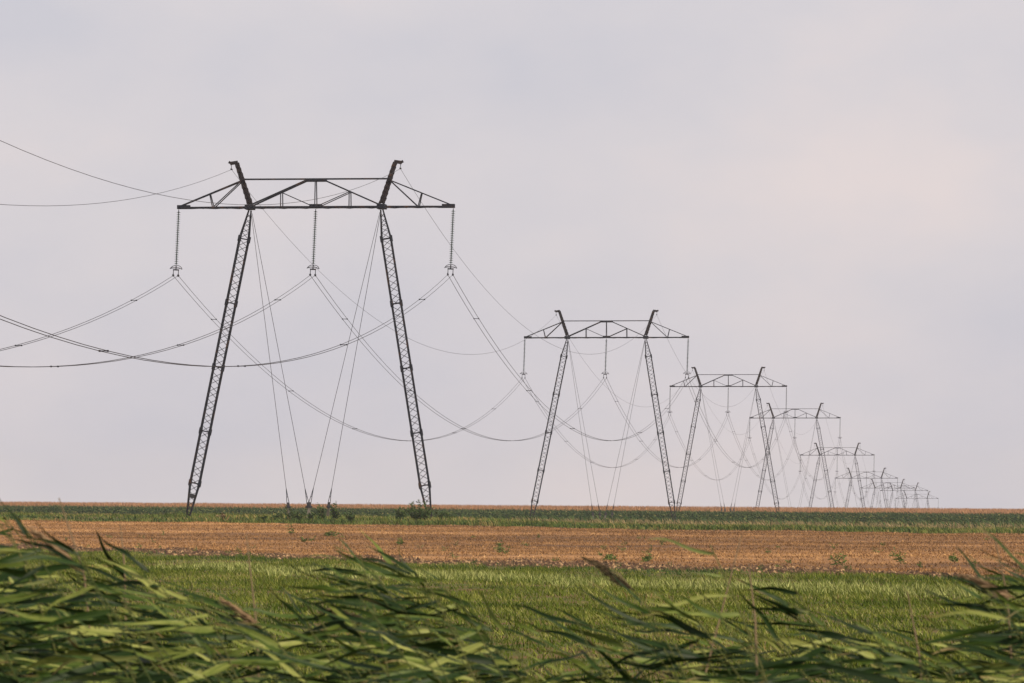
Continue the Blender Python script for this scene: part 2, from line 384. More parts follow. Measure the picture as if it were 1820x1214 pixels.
W2, HX = 12.25, 27.4             # half crossarm, crossarm height above the feet
LX, SPL = 5.88, 4.88             # leg pin, outward splay of a foot
def build_leg():
    Lg = math.hypot(HX - 0.25, SPL)
    def half(s):                 # half width of the lattice at distance s below the pin
        return float(np.interp(s, [0, 0.35, 2.6, Lg - 2.9, Lg - 0.3, Lg], [0.10, 0.14, 0.41, 0.41, 0.17, 0.12]))
    lace = MB(); s = 0.35; k = 0
    while s < Lg - 0.5:
        st = 0.60 if half(s + .3) > 0.33 else 0.42
        e = min(s + st, Lg - 0.3); a, b = half(s), half(e)
        for face in range(4):
            sg = 1 if (k + (face // 2)) % 2 else -1
            if face < 2:
                y = (-1) ** face; sg = sg * (-1) ** face
                lace.bar((sg * a, y * a, -s), (-sg * b, y * b, -e), 0.045)
            else:
                x = (-1) ** face
                lace.bar((x * a, sg * a, -s), (x * b, -sg * b, -e), 0.045)
        s = e; k += 1
    chords = []
    for sx, sy in ((-1, -1), (1, -1), (1, 1), (-1, 1)):
        c = MB(); ks = [0, 0.35, 2.6, Lg - 2.9, Lg - 0.3, Lg]
        for i in range(5):
            c.bar((sx * half(ks[i]), sy * half(ks[i]), -ks[i]), (sx * half(ks[i + 1]), sy * half(ks[i + 1]), -ks[i + 1]), 0.102)
        chords.append(c.mesh('chord'))
    plates = []
    for s in (2.6, 8.4, 14.2, 20.0, Lg - 2.9):
        p = MB(); h = half(s) + 0.012
        for sx in (-1, 1):
            for sy in (-1, 1):
                p.bar((sx * h, sy * h, -s - 0.28), (sx * h, sy * h, -s + 0.28), 0.17)
        for sy in (-1, 1):
            p.bar((-h + .09, sy * h, -s), (h - .09, sy * h, -s), 0.09)
            p.bar((sy * h, -h + .09, -s), (sy * h, h - .09, -s), 0.09)
        plates.append((s, p.mesh('splice_plate')))
    ft = MB().bar((0, 0, -Lg - 0.22), (0, 0, -Lg - 1.1), 0.55, 0.55, 0.8, 0.8)
    sh = MB().bar((0, 0, -Lg + 0.12), (0, 0, -Lg - 0.25), 0.34, 0.34, 0.2, 0.2)
    return Lg, lace.mesh('leg'), chords, plates, sh.mesh('foot_hinge'), ft.mesh('footing')
LEG = build_leg()

def crossarm_parts():
    P = []
    def dep(x): return float(np.interp(abs(x), [0, LX, W2], [0.85, 0.85, 0.28]))     # half depth along the line
    for sx0, sx1, nm in ((-W2, -LX, 'bottom_chord'), (-LX, LX, 'bottom_chord'), (LX, W2, 'bottom_chord')):
        b = MB()
        for y in (-1, 1):
            b.bar((sx0, y * dep(sx0), 0), (sx1, y * dep(sx1), 0), 0.13, 0.14, up=(0, 0, 1))
        n = max(4, int(abs(sx1 - sx0) / 0.95))
        for i in range(n):
            xa = sx0 + (sx1 - sx0) * i / n; xb = sx0 + (sx1 - sx0) * (i + 1) / n; q = 1 if i % 2 else -1
            b.bar((xa, q * dep(xa), -0.07), (xb, -q * dep(xb), -0.07), 0.07)
            b.bar((xa, -dep(xa), -0.06), (xa, dep(xa), -0.06), 0.06)
        P.append((nm, b.mesh(nm)))
    for y in (-1, 1):
        b = MB(); b.bar((-6.5, y * .42, 2.50), (6.5, y * .42, 2.50), 0.10); P.append(('top_tie', b.mesh('top_tie')))
    for sx in (-1, 1):
        for y in (-1, 1):
            b = MB(); b.bar((sx * LX, y * .8, 0.12), (sx * .7, y * .5, 2.42), 0.13); P.append(('diagonal_brace', b.mesh('diagonal_brace')))
            b = MB(); b.bar((sx * 3.05, y * .66, 1.34), (sx * 3.05, y * .80, 0.08), 0.085); P.append(('post', b.mesh('post')))
            b = MB(); b.bar((sx * 3.0, y * .64, 1.30), (sx * .35, y * .78, 0.12), 0.075); P.append(('brace', b.mesh('brace')))
            b = MB(); b.bar((sx * 6.62, y * .42, 2.36), (sx * (W2 - .15), y * .24, 0.14), 0.10); P.append(('outer_tie', b.mesh('outer_tie')))
            b = MB(); b.bar((sx * 9.45, y * .33, 1.22), (sx * 9.18, y * .54, 0.08), 0.085); P.append(('post', b.mesh('post')))
            b = MB(); b.bar((sx * 6.68, y * .42, 2.28), (sx * 9.02, y * .55, 0.1), 0.085); P.append(('brace', b.mesh('brace')))
    b = MB()
    for y in (-1, 1): b.bar((0, y * .45, 2.42), (0, y * .8, 0.08), 0.085)
    P.append(('post', b.mesh('post')))
    g = MB()                                        # gussets
    g.bar((-.95, 0, 2.40), (.95, 0, 2.40), 1.0, 0.26, up=(0, 0, 1)); P.append(('gusset_plate', g.mesh('gusset_plate')))
    g = MB(); g.bar((-.5, 0, 0.13), (.5, 0, 0.13), 1.5, 0.24, up=(0, 0, 1)); P.append(('gusset_plate', g.mesh('gusset_plate')))
    for sx in (-1, 1):
        g = MB(); g.bar((sx * (LX - .36), 0, 0.02), (sx * (LX + .36), 0, 0.02), 1.85, 0.42, up=(0, 0, 1)); P.append(('gusset_plate', g.mesh('gusset_plate')))
        g = MB(); g.bar((sx * (W2 - 1.0), 0, 0.06), (sx * (W2 + .12), 0, 0.06), 0.62, 0.34, up=(0, 0, 1)); P.append(('gusset_plate', g.mesh('gusset_plate')))
    return P
XARM = crossarm_parts()

def peak_parts(sx):
    a = Vector((sx * LX, 0, 0.32)); b = Vector((sx * 7.08, 0, 3.98))
    c = MB()
    for dx in (-1, 1):
        for dy in (-1, 1):
            c.bar(a + Vector((dx * .17, dy * .34, 0)), b + Vector((dx * .12, dy * .16, 0)), 0.10)
    n = 8
    for i in range(n):
        for dy in (-1, 1):
            p = a.lerp(b, i / n); q = a.lerp(b, (i + 1) / n); s = 1 if i % 2 else -1
            fa = .2 - .06 * i / n; ya = .34 - .18 * i / n; yb = .34 - .18 * (i + 1) / n
            c.bar(p + Vector((s * fa, dy * ya, 0)), q + Vector((-s * fa, dy * yb, 0)), 0.10)
            c.bar(p + Vector((-s * fa, dy * ya, 0)), q + Vector((s * fa, dy * yb, 0)), 0.10)
            c.bar(p + Vector((dy * fa, -ya, 0)), q + Vector((dy * fa, yb, 0)), 0.12)
    # stiffening sleeves where the ties meet the peak
    c.bar(a, b, 0.28, 0.5, 0.20, 0.26); c.bar(a.lerp(b, .54), a.lerp(b, .68), 0.38, 0.55); c.bar(a.lerp(b, .0), a.lerp(b, .34), 0.36, 0.6)
    br = MB(); br.bar((sx * 6.98, 0, 4.02), (sx * 7.66, 0, 3.92), 0.30, 0.18); br.bar((sx * 7.56, 0, 4.06), (sx * 7.66, 0, 3.86), 0.4, 0.16)
    cl = MB(); cl.bar((sx * 7.56, 0, 3.82), (sx * 7.54, 0, 3.45), 0.05); cl.bar((sx * 7.54, -.35, 3.40), (sx * 7.54, .35, 3.40), 0.11)
    return c.mesh('earthwire_peak'), br.mesh('peak_bracket'), cl.mesh('wire_clamp')
PEAK = {s: peak_parts(s) for s in (-1, 1)}

# layout of the line: equal spans towards a point on the right
S_SPAN, D1, VPX = 350.0, 508.0, (1822 - 910) / 10200.0
YAW = -math.atan(VPX)            # the line runs away to the right; crossarms stand square to it
AXW = Vector((math.cos(YAW), math.sin(YAW), 0)); AYW = Vector((-math.sin(YAW), math.cos(YAW), 0))
X1 = (561 - 910) / 10200.0 * D1
DX = (1078 - 910) / 10200.0 * (D1 + S_SPAN) - X1
PYL = []
rowx = [368, 600, 687, 743, 809, 850, 867.5, 872, 886]     # where the crossarms stand over the skyline
for i in range(9):
    D = D1 + S_SPAN * i; x = X1 + DX * i
    if i > 1: x = (1822 - 910 - 2.55 * 714.0 / (i + 1.452)) / 10200.0 * D
    zc = HC + (884 - rowx[i]) * D / 10200.0                 # crossarm height
    PYL.append((x, D, zc - HX))
LEAN = [0.60, 0.58, 0.15, 0.1, 0.2, 0, 0, 0, 0]
PLABEL = ['nearest and largest steel portal pylon with splayed lattice legs and guy wires',
          'second nearest steel portal pylon, standing right of the largest one before the corn',
          'third pylon of the receding row, its feet in the tan wheat',
          'fourth pylon of the receding row, its legs crossing those of the third',
          'fifth pylon of the receding row, crossarm low over the skyline',
          'sixth pylon of the receding row, crossarm just below that of the fifth',
          'seventh pylon of the receding row, small and pale with haze',
          'eighth pylon of the receding row, faint in haze beside the seventh',
          'farthest pylon of the row, faintest and lowest on the skyline']
pylon_top = []
for i, (px, pd, pz) in enumerate(PYL):
    root = link('pylon', None, loc=(px, pd, pz), label=PLABEL[i], category='pylon', group='guyed portal pylons receding to the right')
    root.rotation_euler = (0, 0, YAW)
    pylon_top.append(Vector((px, pd, pz + HX)))
    ang = math.atan2(SPL, HX - .25); dl = LEAN[i] / HX
    Lg, lace, chords, plates, shoe, foot = LEG
    for sx in (-1, 1):
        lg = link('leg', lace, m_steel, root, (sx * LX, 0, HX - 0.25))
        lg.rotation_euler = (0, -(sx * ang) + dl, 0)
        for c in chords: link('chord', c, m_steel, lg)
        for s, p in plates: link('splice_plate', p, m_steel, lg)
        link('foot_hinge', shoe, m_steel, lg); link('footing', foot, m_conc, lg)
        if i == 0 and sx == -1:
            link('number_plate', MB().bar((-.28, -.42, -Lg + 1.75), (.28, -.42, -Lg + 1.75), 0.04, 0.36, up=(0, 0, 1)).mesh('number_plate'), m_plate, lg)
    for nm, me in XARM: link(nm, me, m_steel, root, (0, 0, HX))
    for sx in (-1, 1):
        p = link('earthwire_peak', PEAK[sx][0], m_peak, root, (0, 0, HX))
        link('peak_bracket', PEAK[sx][1], m_peak, p); link('wire_clamp', PEAK[sx][2], m_steel, p)
    # four guys crossing inwards to anchors before and behind the pylon
    for sx in (-1, 1):
        for sy in (-1, 1):
            ax, ay = sx * 0.95 - LEAN[i], sy * 6.95
            wp = Vector((px, pd, 0)) + AXW * ax + AYW * ay
            gz = zf(wp.x, wp.y) - pz if i < 4 else 0.0
            if i in (2, 3): gz = 0.2
            top = Vector((sx * (LX - .15), sy * .3, HX - 0.5)); bot = Vector((ax, ay, gz + 1.45))
            gw = link('guy_wire', MB().tube([top, bot.lerp(top, 0.052)], 0.022, 5).mesh('guy_wire'), m_wire, root)
            t = MB(); q = bot.lerp(top, 0.052); side = Vector((.10, 0, 0))
            t.tube([q, bot + side], 0.030, 5); t.tube([q, bot - side], 0.030, 5); t.bar(bot.lerp(q, .45) - side * .7, bot.lerp(q, .45) + side * .7, 0.06)
            link('turnbuckle', t.mesh('turnbuckle'), m_steel, gw)
            h = MB(); h.bar(bot + Vector((0, 0, .12)), bot + Vector((sx * -.03, 0, -.34)), 0.16, 0.18, 0.32, 0.30); h.bar(bot + Vector((-.22, 0, -.30)), bot + Vector((.22, 0, -.30)), 0.16)
            link('anchor_shackle', h.mesh('anchor_shackle'), m_plate, gw)
            an = MB(); an.bar(bot + Vector((0, 0, -.30)), Vector((ax - sx * .25, ay + sy * .3, gz - 0.2)), 0.18, 0.18, 0.26, 0.26)
            link('anchor_post', an.mesh('anchor_post'), m_conc, root)

# ------------------------------------------------------------------ insulator strings (hang from the crossarm ends and middle)
NDISC, INS = 24, 6.05
PITCH = 4.75 / NDISC
disc_me = MB().lathe([(0.03, 0.085), (0.055, 0.075), (0.06, 0.03), (0.18, -0.015), (0.195, -0.035), (0.15, -0.02), (0.05, -0.03), (0.025, -PITCH + .085)], 10).mesh('disc')
stack = MB()
for k in range(NDISC):
    stack.lathe([(0.03, 0.085), (0.06, 0.03), (0.19, -0.03), (0.05, -0.03), (0.025, -PITCH + .085)], 8, (0, 0, -0.40 - k * PITCH))
stack_me = stack.mesh('disc_stack')
ring = MB(); pts = []
for k in range(28):
    a = 2 * math.pi * k / 28; ca, sa = math.cos(a), math.sin(a)
    pts.append((0.54 * ca, 0.30 * sa, -5.22 - 0.22 * abs(ca) ** 3 + 0.10 * sa))
ring.tube(pts, 0.028, 5, True); ring.bar((-.5, 0, -5.40), (.5, 0, -5.40), 0.03); ring_me = ring.mesh('grading_ring')
hang_me = MB().tube([(0, 0, -0.15), (0, 0, -0.36)], 0.035, 5).mesh('hanger_link')
yk = MB(); yk.bar((-.27, 0, -5.52), (.27, 0, -5.52), 0.07, 0.11, up=(0, 0, 1)); yk.tube([(0, 0, -5.12), (0, 0, -5.5)], 0.05, 5); yoke_me = yk.mesh('yoke_plate')
cl = MB(); cl.tube([(0, 0, 0), (0, 0, -0.36)], 0.032, 5); cl.bar((0, -.36, -0.42), (0, .36, -0.42), 0.10)
cl.bar((0, 0, -.30), (0, .22, -.52), .07); cl.bar((0, 0, -.30), (0, -.22, -.52), .07); clamp_me = cl.mesh('suspension_clamp')
SW = [0.045, 0.035, 0.02, 0.02, 0.02, 0.02, 0, 0, 0]     # wind swing to the left, m per m
POSN = {-1: 'left', 0: 'middle', 1: 'right'}
ORD = ['nearest', 'second', 'third', 'fourth', 'fifth', 'sixth', 'seventh', 'eighth', 'farthest']
attach = {}
for i, top in enumerate(pylon_top):
    for k in (-1, 0, 1):
        where = {-1: 'hanging from left crossarm end of', 0: 'hanging from crossarm middle of', 1: 'hanging from right crossarm end of'}[k]
        o = link('insulator_string', None, loc=top + AXW * (k * W2), label='glass disc insulator string ' + where + ' the ' + ORD[i] + ' pylon', category='insulator', group='insulator strings under the crossarms')
        o.rotation_euler = (0, math.atan(SW[i]), YAW)
        link('hanger_link', hang_me, m_steel, o)
        if i < 2:
            for q in range(NDISC): link('disc', disc_me, m_glass, o, (0, 0, -0.40 - q * PITCH))
        else:
            link('disc_stack', stack_me, m_glass, o)
        link('grading_ring', ring_me, m_steel, o); link('yoke_plate', yoke_me, m_steel, o)
        for s in (-1, 1): link('suspension_clamp', clamp_me, m_steel, o, (s * 0.225, 0, -5.58))
        attach[i, k] = top + AXW * (k * W2 - SW[i] * 6.0) + Vector((0, 0, -6.02))

# ------------------------------------------------------------------ conductors and earth wires
def span_pts(a, b, sag, n=44):
    return [a.lerp(b, t / n) + Vector((0, 0, -4 * sag * (t / n) * (1 - t / n))) for t in range(n + 1)]
def bundle(a, b, sag, label, r):
    mid = (a + b) / 2
    o = link('conductor_bundle', None, loc=a, label=label, category='power line', group='twin conductors strung between the pylons')
    offs = AXW * 0.225
    P = span_pts(a, b, sag)
    for s in (-1, 1):
        link('wire', MB().tube([p + offs * s - a for p in P], r, 4).mesh('wire'), m_wire, o)
    for q in range(3, 44, 7):
        p = P[q] - a
        m = MB().bar(p - offs * 1.1, p + offs * 1.1, 0.05); m.bar(p - offs - Vector((0, .18, 0)), p - offs + Vector((0, .18, 0)), .10); m.bar(p + offs - Vector((0, .18, 0)), p + offs + Vector((0, .18, 0)), .10)
        link('spacer', m.mesh('spacer'), m_steel, o)
def earth(a, b, sag, label):
    P = span_pts(a, b, sag)
    link('earth_wire', MB().tube([p - a for p in P], 0.017, 4).mesh('earth_wire'), m_wire, None, a, label=label, category='earth wire', group='thin earth wires between the pylon peaks')
SIDE = {-1: 'left', 0: 'middle', 1: 'right'}
# the span that comes in over the left edge of the picture
P0 = Vector((PYL[0][0] - DX, D1 - S_SPAN, 0))
for k in (-1, 0, 1):
    b = P0 + AXW * (k * W2); b.z = 20.2 + HC
    bundle(attach[0, k], b, 12.0, 'twin conductor from the ' + SIDE[k] + ' insulator of the nearest pylon to the left picture edge', 0.022)
for s in (-1, 1):
    a = pylon_top[0] + AXW * (s * 7.54) + Vector((0, 0, 3.38)); b = P0 + AXW * (s * 7.54); b.z = 30.0 + HC
    earth(a, b, 10.5, 'thin earth wire from the ' + SIDE[s] + ' peak of the nearest pylon to the left picture edge')
SAG = [11.9, 12.2, 12.2, 12, 12, 12, 12, 12]
for i in range(8):
    for k in (-1, 0, 1):
        bundle(attach[i, k], attach[i + 1, k], SAG[i], SIDE[k] + ' twin conductor sagging between the ' + ORD[i] + ' and ' + ORD[i + 1] + ' pylons', 0.024)
    for s in (-1, 1):
        a = pylon_top[i] + AXW * (s * 7.54) + Vector((0, 0, 3.38)); b = pylon_top[i + 1] + AXW * (s * 7.54) + Vector((0, 0, 3.38))
        earth(a, b, 10.5, 'thin earth wire sagging between ' + SIDE[s] + ' peaks of the ' + ORD[i] + ' and ' + ORD[i + 1] + ' pylons')

# ------------------------------------------------------------------ bushes and weeds of the strip, weeds in the stubble
m_bush = mat('bush_leaf', [(0.0, (0.020, 0.042, 0.014)), (0.5, (0.042, 0.078, 0.022)), (1.0, (0.09, 0.125, 0.035))], rand='island', rough=0.55, trans=0.25)
m_weed = mat('weed_leaf', [(0.0, (0.040, 0.070, 0.016)), (0.5, (0.085, 0.125, 0.028)), (1.0, (0.17, 0.19, 0.06))], rand='island', rough=0.55, trans=0.25)
m_stem = mat('weed_stem', [(0.3, (0.06, 0.07, 0.03)), (0.7, (0.12, 0.10, 0.05))], scale=3, rough=0.8)
m_dry = mat('dry_weed_stem', [(0.0, (0.12, 0.075, 0.045)), (1.0, (0.26, 0.17, 0.10))], rand='island', rough=0.8)
def leafy(w, h, n, size, seed, wid=0.24):
    """an open leafy plant: leaf-sized quads along leaning stalks"""
    r = np.random.default_rng(seed); V = []; Fq = []; st = MB()
    ns = max(3, n // 22)
    for s in range(ns):
        a = r.uniform(0, 6.283); rr = w / 2 * math.sqrt(r.uniform(0, 1)); hh = h * r.uniform(0.55, 1.0) * (1 - 0.35 * (rr / (w / 2)) ** 2)
        b = np.array([rr * 0.35 * math.cos(a), rr * 0.35 * math.sin(a), 0.0]); t = np.array([rr * math.cos(a) - 0.10 * hh, rr * math.sin(a), hh])
        st.bar(Vector(b), Vector(t), 0.03, 0.03, 0.012, 0.012)
        for q in range(n // ns):
            f = r.uniform(0.12, 1.0); p = b + (t - b) * f; az = r.uniform(0, 6.283); ln = size * r.uniform(0.6, 1.4) * (1.15 - 0.5 * f); el = r.uniform(-0.3, 0.9)
            d = np.array([math.cos(az) * math.cos(el) - .25, math.sin(az) * math.cos(el), math.sin(el)]) * ln
            sd_ = np.cross(d, r.normal(0, 1, 3)); sd_ = sd_ / (np.linalg.norm(sd_) + 1e-6) * ln * wid
            k = len(V); V += [p, p + d * .5 + sd_, p + d, p + d * .5 - sd_]; Fq.append((k, k + 1, k + 2, k + 3))
    me = bpy.data.meshes.new('foliage'); me.from_pydata([tuple(v) for v in V], [], Fq); me.update()
    return me, st.mesh('stalk')
def plant(name, X, D, w, h, n, size, seed, label, cat, group=None, m=None, wid=0.24):
    r = link(name, None, loc=(X, D, zf(X, D) - .02), label=label, category=cat, group=group)
    f, s = leafy(w, h, n, size, seed, wid)
    link('foliage', f, m or m_bush, r); link('stalk', s, m_stem, r); return r
def at(x, D): return (x - 910) / 10200.0 * D
G1 = 'bushy weeds around the feet of the nearest pylon'
for j, (x, D, w, h, n, lab) in enumerate([
    (748, 497, 2.9, 1.75, 620, 'largest dark green bush against the right foot of the nearest pylon'),
    (712, 494, 1.4, 1.25, 240, 'small bush just left of the largest bush by the pylon foot'),
    (790, 500, 1.8, 0.95, 240, 'low brownish bush right of the pylon foot'),
    (624, 494, 0.9, 1.05, 170, 'small round bush between guy anchors and right pylon foot'),
    (598, 497, 0.9, 1.75, 200, 'tall upright weed right beside the right guy anchor'),
    (574, 496, 1.0, 1.70, 220, 'tall upright weed just left of the right guy anchor'),
    (553, 494, 1.3, 1.0, 200, 'low leafy weed below the middle guy anchor'),
    (528, 492, 1.5, 1.15, 220, 'loose weed with tall stalks between left and middle guy anchors'),
    (516, 497, 0.8, 1.9, 120, 'thin leaning weed beside the left guy anchor'),
    (498, 492, 1.6, 0.9, 230, 'low dark weed below the left guy anchor'),
    (468, 492, 1.3, 0.75, 180, 'low weed left of the three guy anchors'),
    (395, 494, 0.8, 0.95, 110, 'dry reddish weed right of the left pylon foot')]):
    plant('weed_bush', at(x, D), D, w, h * 1.15, int(n * 1.3), 0.27, 100 + j, lab, 'bush', G1, m_dry if j == 11 else None)

big = [(588, 947, 1.5, .48, 150, 'rounded leafy weed clump in stubble, larger than others, left of centre'),
       (548, 957, 1.2, .55, 60, 'straggly bent weed in stubble left of the rounded clump'),
       (517, 944, .55, 1.1, 60, 'upright single weed in stubble below the guy anchors'),
       (712, 962, 1.0, .5, 70, 'low leafy weed in stubble right of the rounded clump'),
       (1092, 990, 1.5, .60, 80, 'bent leafy weed in stubble at the near edge, right of centre'),
       (1147, 992, 1.6, .45, 90, 'flat spreading weed in stubble right of the bent one'),
       (1494, 1000, .9, .75, 80, 'bushy upright weed in stubble right of the single reed spray'),
       (1602, 996, .5, .95, 50, 'thin upright weed in stubble toward the right'),
       (893, 980, 1.1, .95, 70, 'tall forked weed in stubble at the centre'),
       (1700, 992, 1.2, .4, 60, 'flat weed in stubble near the right reeds')]
def depth_for(x, row):
    d = 480.0
    for _ in range(400):
        X_ = at(x, d)
        if 884 + (HC - zf(X_, d)) * 10200.0 / d >= row: break
        d -= 1.0
    return d
for j, (x, row, w, h, n, lab) in enumerate(big):
    D = depth_for(x, row + 6); plant('stubble_weed', at(x, D), D, w, h, n, 0.24, 200 + j, lab, 'weed', 'larger weeds in the stubble', m_weed, 0.15)
r_ = random.Random(5)
spots = {'left': (80, 640), 'middle': (640, 1180), 'right': (1180, 1815)}
for side, (xa, xb) in spots.items():
    for j in range(20):
        x = r_.uniform(xa, xb); lo = 940 + (x - 100) * 0.012; hi = 984 + (x - 100) * 0.024
        row = lo + (hi - lo) * r_.random() ** 0.7
        D = depth_for(x, row); plant('small_weed', at(x, D), D, r_.uniform(.25, .9), r_.uniform(.18, .5), r_.choice([14, 22, 30]), 0.17, 300 + j + len(side) * 50,
              'one of the small green weed sprigs scattered over the ' + side + ' third of the stubble', 'weed', 'small weed sprigs in the ' + side + ' of the stubble', m_weed, 0.13)

# ------------------------------------------------------------------ reeds in the foreground, streaming left in the wind
LEAFSTOPS = [(0.0, (0.005, 0.014, 0.003)), (0.46, (0.014, 0.032, 0.006)), (0.64, (0.040, 0.068, 0.011)), (0.84, (0.102, 0.130, 0.026)), (1.0, (0.205, 0.22, 0.062))]
m_reed = mat('reed_leaf', LEAFSTOPS, rand='object', rough=0.5, trans=0.14, spec=0.12)
m_reed_stem = mat('reed_stem', [(0.0, (0.030, 0.048, 0.014)), (1.0, (0.085, 0.090, 0.032))], rand='object', rough=0.6)
m_plume = mat('reed_plume', [(0.0, (0.050, 0.040, 0.026)), (0.6, (0.11, 0.085, 0.052)), (1.0, (0.21, 0.155, 0.095))], rand='island', rough=0.8, trans=0.3)
m_pale_plume = mat('pale_reed_plume', [(0.0, (0.16, 0.11, 0.065)), (1.0, (0.36, 0.25, 0.15))], rand='island', rough=0.8, trans=0.3)
m_reed_pale = mat('pale_reed_leaf', [(0.0, (0.13, 0.17, 0.055)), (1.0, (0.24, 0.27, 0.10))], rand='object', rough=0.5, trans=0.14)
m_dry_stem = mat('dry_reed_stem', [(0.0, (0.10, 0.075, 0.05)), (1.0, (0.22, 0.16, 0.10))], rand='object', rough=0.8)

def leaf_mesh(seed):
    """a reed leaf of unit length, streaming along -X from its sheath, creased and twisting"""
    r = random.Random(seed); n = 11; V = []; Fq = []
    sag = r.uniform(-0.20, 0.16); wav = r.uniform(0.01, 0.07); ph = r.uniform(0, 6.28); tw0 = r.uniform(-0.6, 0.6); tw1 = tw0 + r.uniform(-1.5, 1.5)
    rise = r.uniform(0.0, 0.30); wmax = r.uniform(0.064, 0.106)
    for i in range(n + 1):
        t = i / n
        x = -t * (1 - 0.05 * abs(sag)); z = rise * 0.35 * math.sin(min(t * 2.2, 1.57)) + sag * t * t + wav * math.sin(ph + t * 7) * t
        y = wav * math.cos(ph * 1.7 + t * 5) * t
        w = wmax * min(1, (t + 0.12) / 0.26) * (1 - t) ** 0.72 * (1 + 0.06 * math.sin(ph + t * 19)) + 0.0015
        a = tw0 + (tw1 - tw0) * t
        ey, ez = math.cos(a), math.sin(a)
        for q, c in ((-.5, 0.0), (0, -0.16), (.5, 0.0)):
            V.append((x, y + ey * w * q - ez * w * c, z + ez * w * q + ey * w * c))
    for i in range(n):
        for q in range(2):
            k = i * 3 + q; Fq.append((k, k + 1, k + 4, k + 3))
    me = bpy.data.meshes.new('leaf'); me.from_pydata(V, [], Fq); me.update()
    me.polygons.foreach_set('use_smooth', [True] * len(Fq)); me.materials.append(m_reed)
    return me
lt = m_reed.node_tree
_ramp = [n for n in lt.nodes if n.type == 'VALTORGB'][0]
_oi = [n for n in lt.nodes if n.type == 'OBJECT_INFO'][0]
_tc = N(lt, 'ShaderNodeTexCoord'); _mp = N(lt, 'ShaderNodeMapping'); _mp.inputs['Scale'].default_value = (1.6, 55, 55)
lt.links.new(_tc.outputs['Object'], _mp.inputs[0])
_nz = N(lt, 'ShaderNodeTexNoise'); _nz.inputs['Scale'].default_value = 1.0; _nz.inputs['Detail'].default_value = 3
lt.links.new(_mp.outputs[0], _nz.inputs['Vector'])
_ad = N(lt, 'ShaderNodeMath', operation='MULTIPLY_ADD'); _ad.inputs[1].default_value = 0.55
_sb = N(lt, 'ShaderNodeMath', operation='SUBTRACT'); _sb.inputs[1].default_value = 0.28
lt.links.new(_nz.outputs['Fac'], _ad.inputs[0]); lt.links.new(_oi.outputs['Random'], _sb.inputs[0]); lt.links.new(_sb.outputs[0], _ad.inputs[2])
lt.links.new(_ad.outputs[0], _ramp.inputs[0])
# dry tips on some of the leaves
_sx = N(lt, 'ShaderNodeSeparateXYZ'); lt.links.new(_tc.outputs['Object'], _sx.inputs[0])
_mr = N(lt, 'ShaderNodeMapRange'); _mr.inputs['From Min'].default_value = -0.72; _mr.inputs['From Max'].default_value = -1.0
lt.links.new(_sx.outputs['X'], _mr.inputs['Value'])
_gt = N(lt, 'ShaderNodeMath', operation='MULTIPLY'); lt.links.new(_mr.outputs[0], _gt.inputs[0])
_rs = N(lt, 'ShaderNodeMath', operation='GREATER_THAN'); _rs.inputs[1].default_value = 0.72; 
_fr = N(lt, 'ShaderNodeMath', operation='FRACT'); _m7 = N(lt, 'ShaderNodeMath', operation='MULTIPLY'); _m7.inputs[1].default_value = 7.31
lt.links.new(_oi.outputs['Random'], _m7.inputs[0]); lt.links.new(_m7.outputs[0], _fr.inputs[0]); lt.links.new(_fr.outputs[0], _rs.inputs[0]); lt.links.new(_rs.outputs[0], _gt.inputs[1])
_mx = N(lt, 'ShaderNodeMixRGB'); _mx.inputs['Color2'].default_value = (0.22, 0.15, 0.07, 1)
lt.links.new(_gt.outputs[0], _mx.inputs['Fac']); lt.links.new(_ramp.outputs[0], _mx.inputs['Color1'])
for n in list(lt.nodes):
    if n.type == 'BSDF_PRINCIPLED': lt.links.new(_mx.outputs[0], n.inputs['Base Color'])
    if n.type == 'BSDF_TRANSLUCENT': lt.links.new(_mx.outputs[0], n.inputs['Color'])
LEAVES = [leaf_mesh(900 + q) for q in range(30)]
def plume_mesh(seed, nb=230):
    r = np.random.default_rng(seed); V = []; Fq = []
    for q in range(nb):
        t = r.uniform(0, 1); base = np.array([-t * 0.55, 0, 0.52 * t - 0.16 * t * t]); ln = (0.34 - 0.20 * t) * r.uniform(.4, 1.15)
        d = np.array([-0.85 + r.normal(0, .12), r.normal(0, .16), 0.42 + r.normal(0, .16)]) * ln
        sd_ = np.cross(d, r.normal(0, 1, 3)); sd_ = sd_ / (np.linalg.norm(sd_) + 1e-6) * r.uniform(.003, .009)
        k = len(V); V += [base, base + d * .55 + sd_ + [0, 0, .01], base + d + [0, 0, -.04 * ln], base + d * .55 - sd_]; Fq.append((k, k + 1, k + 2, k + 3))
    me = bpy.data.meshes.new('plume'); me.from_pydata([tuple(v) for v in V], [], Fq); me.update(); return me
PLUMES = [plume_mesh(40 + q) for q in range(5)]

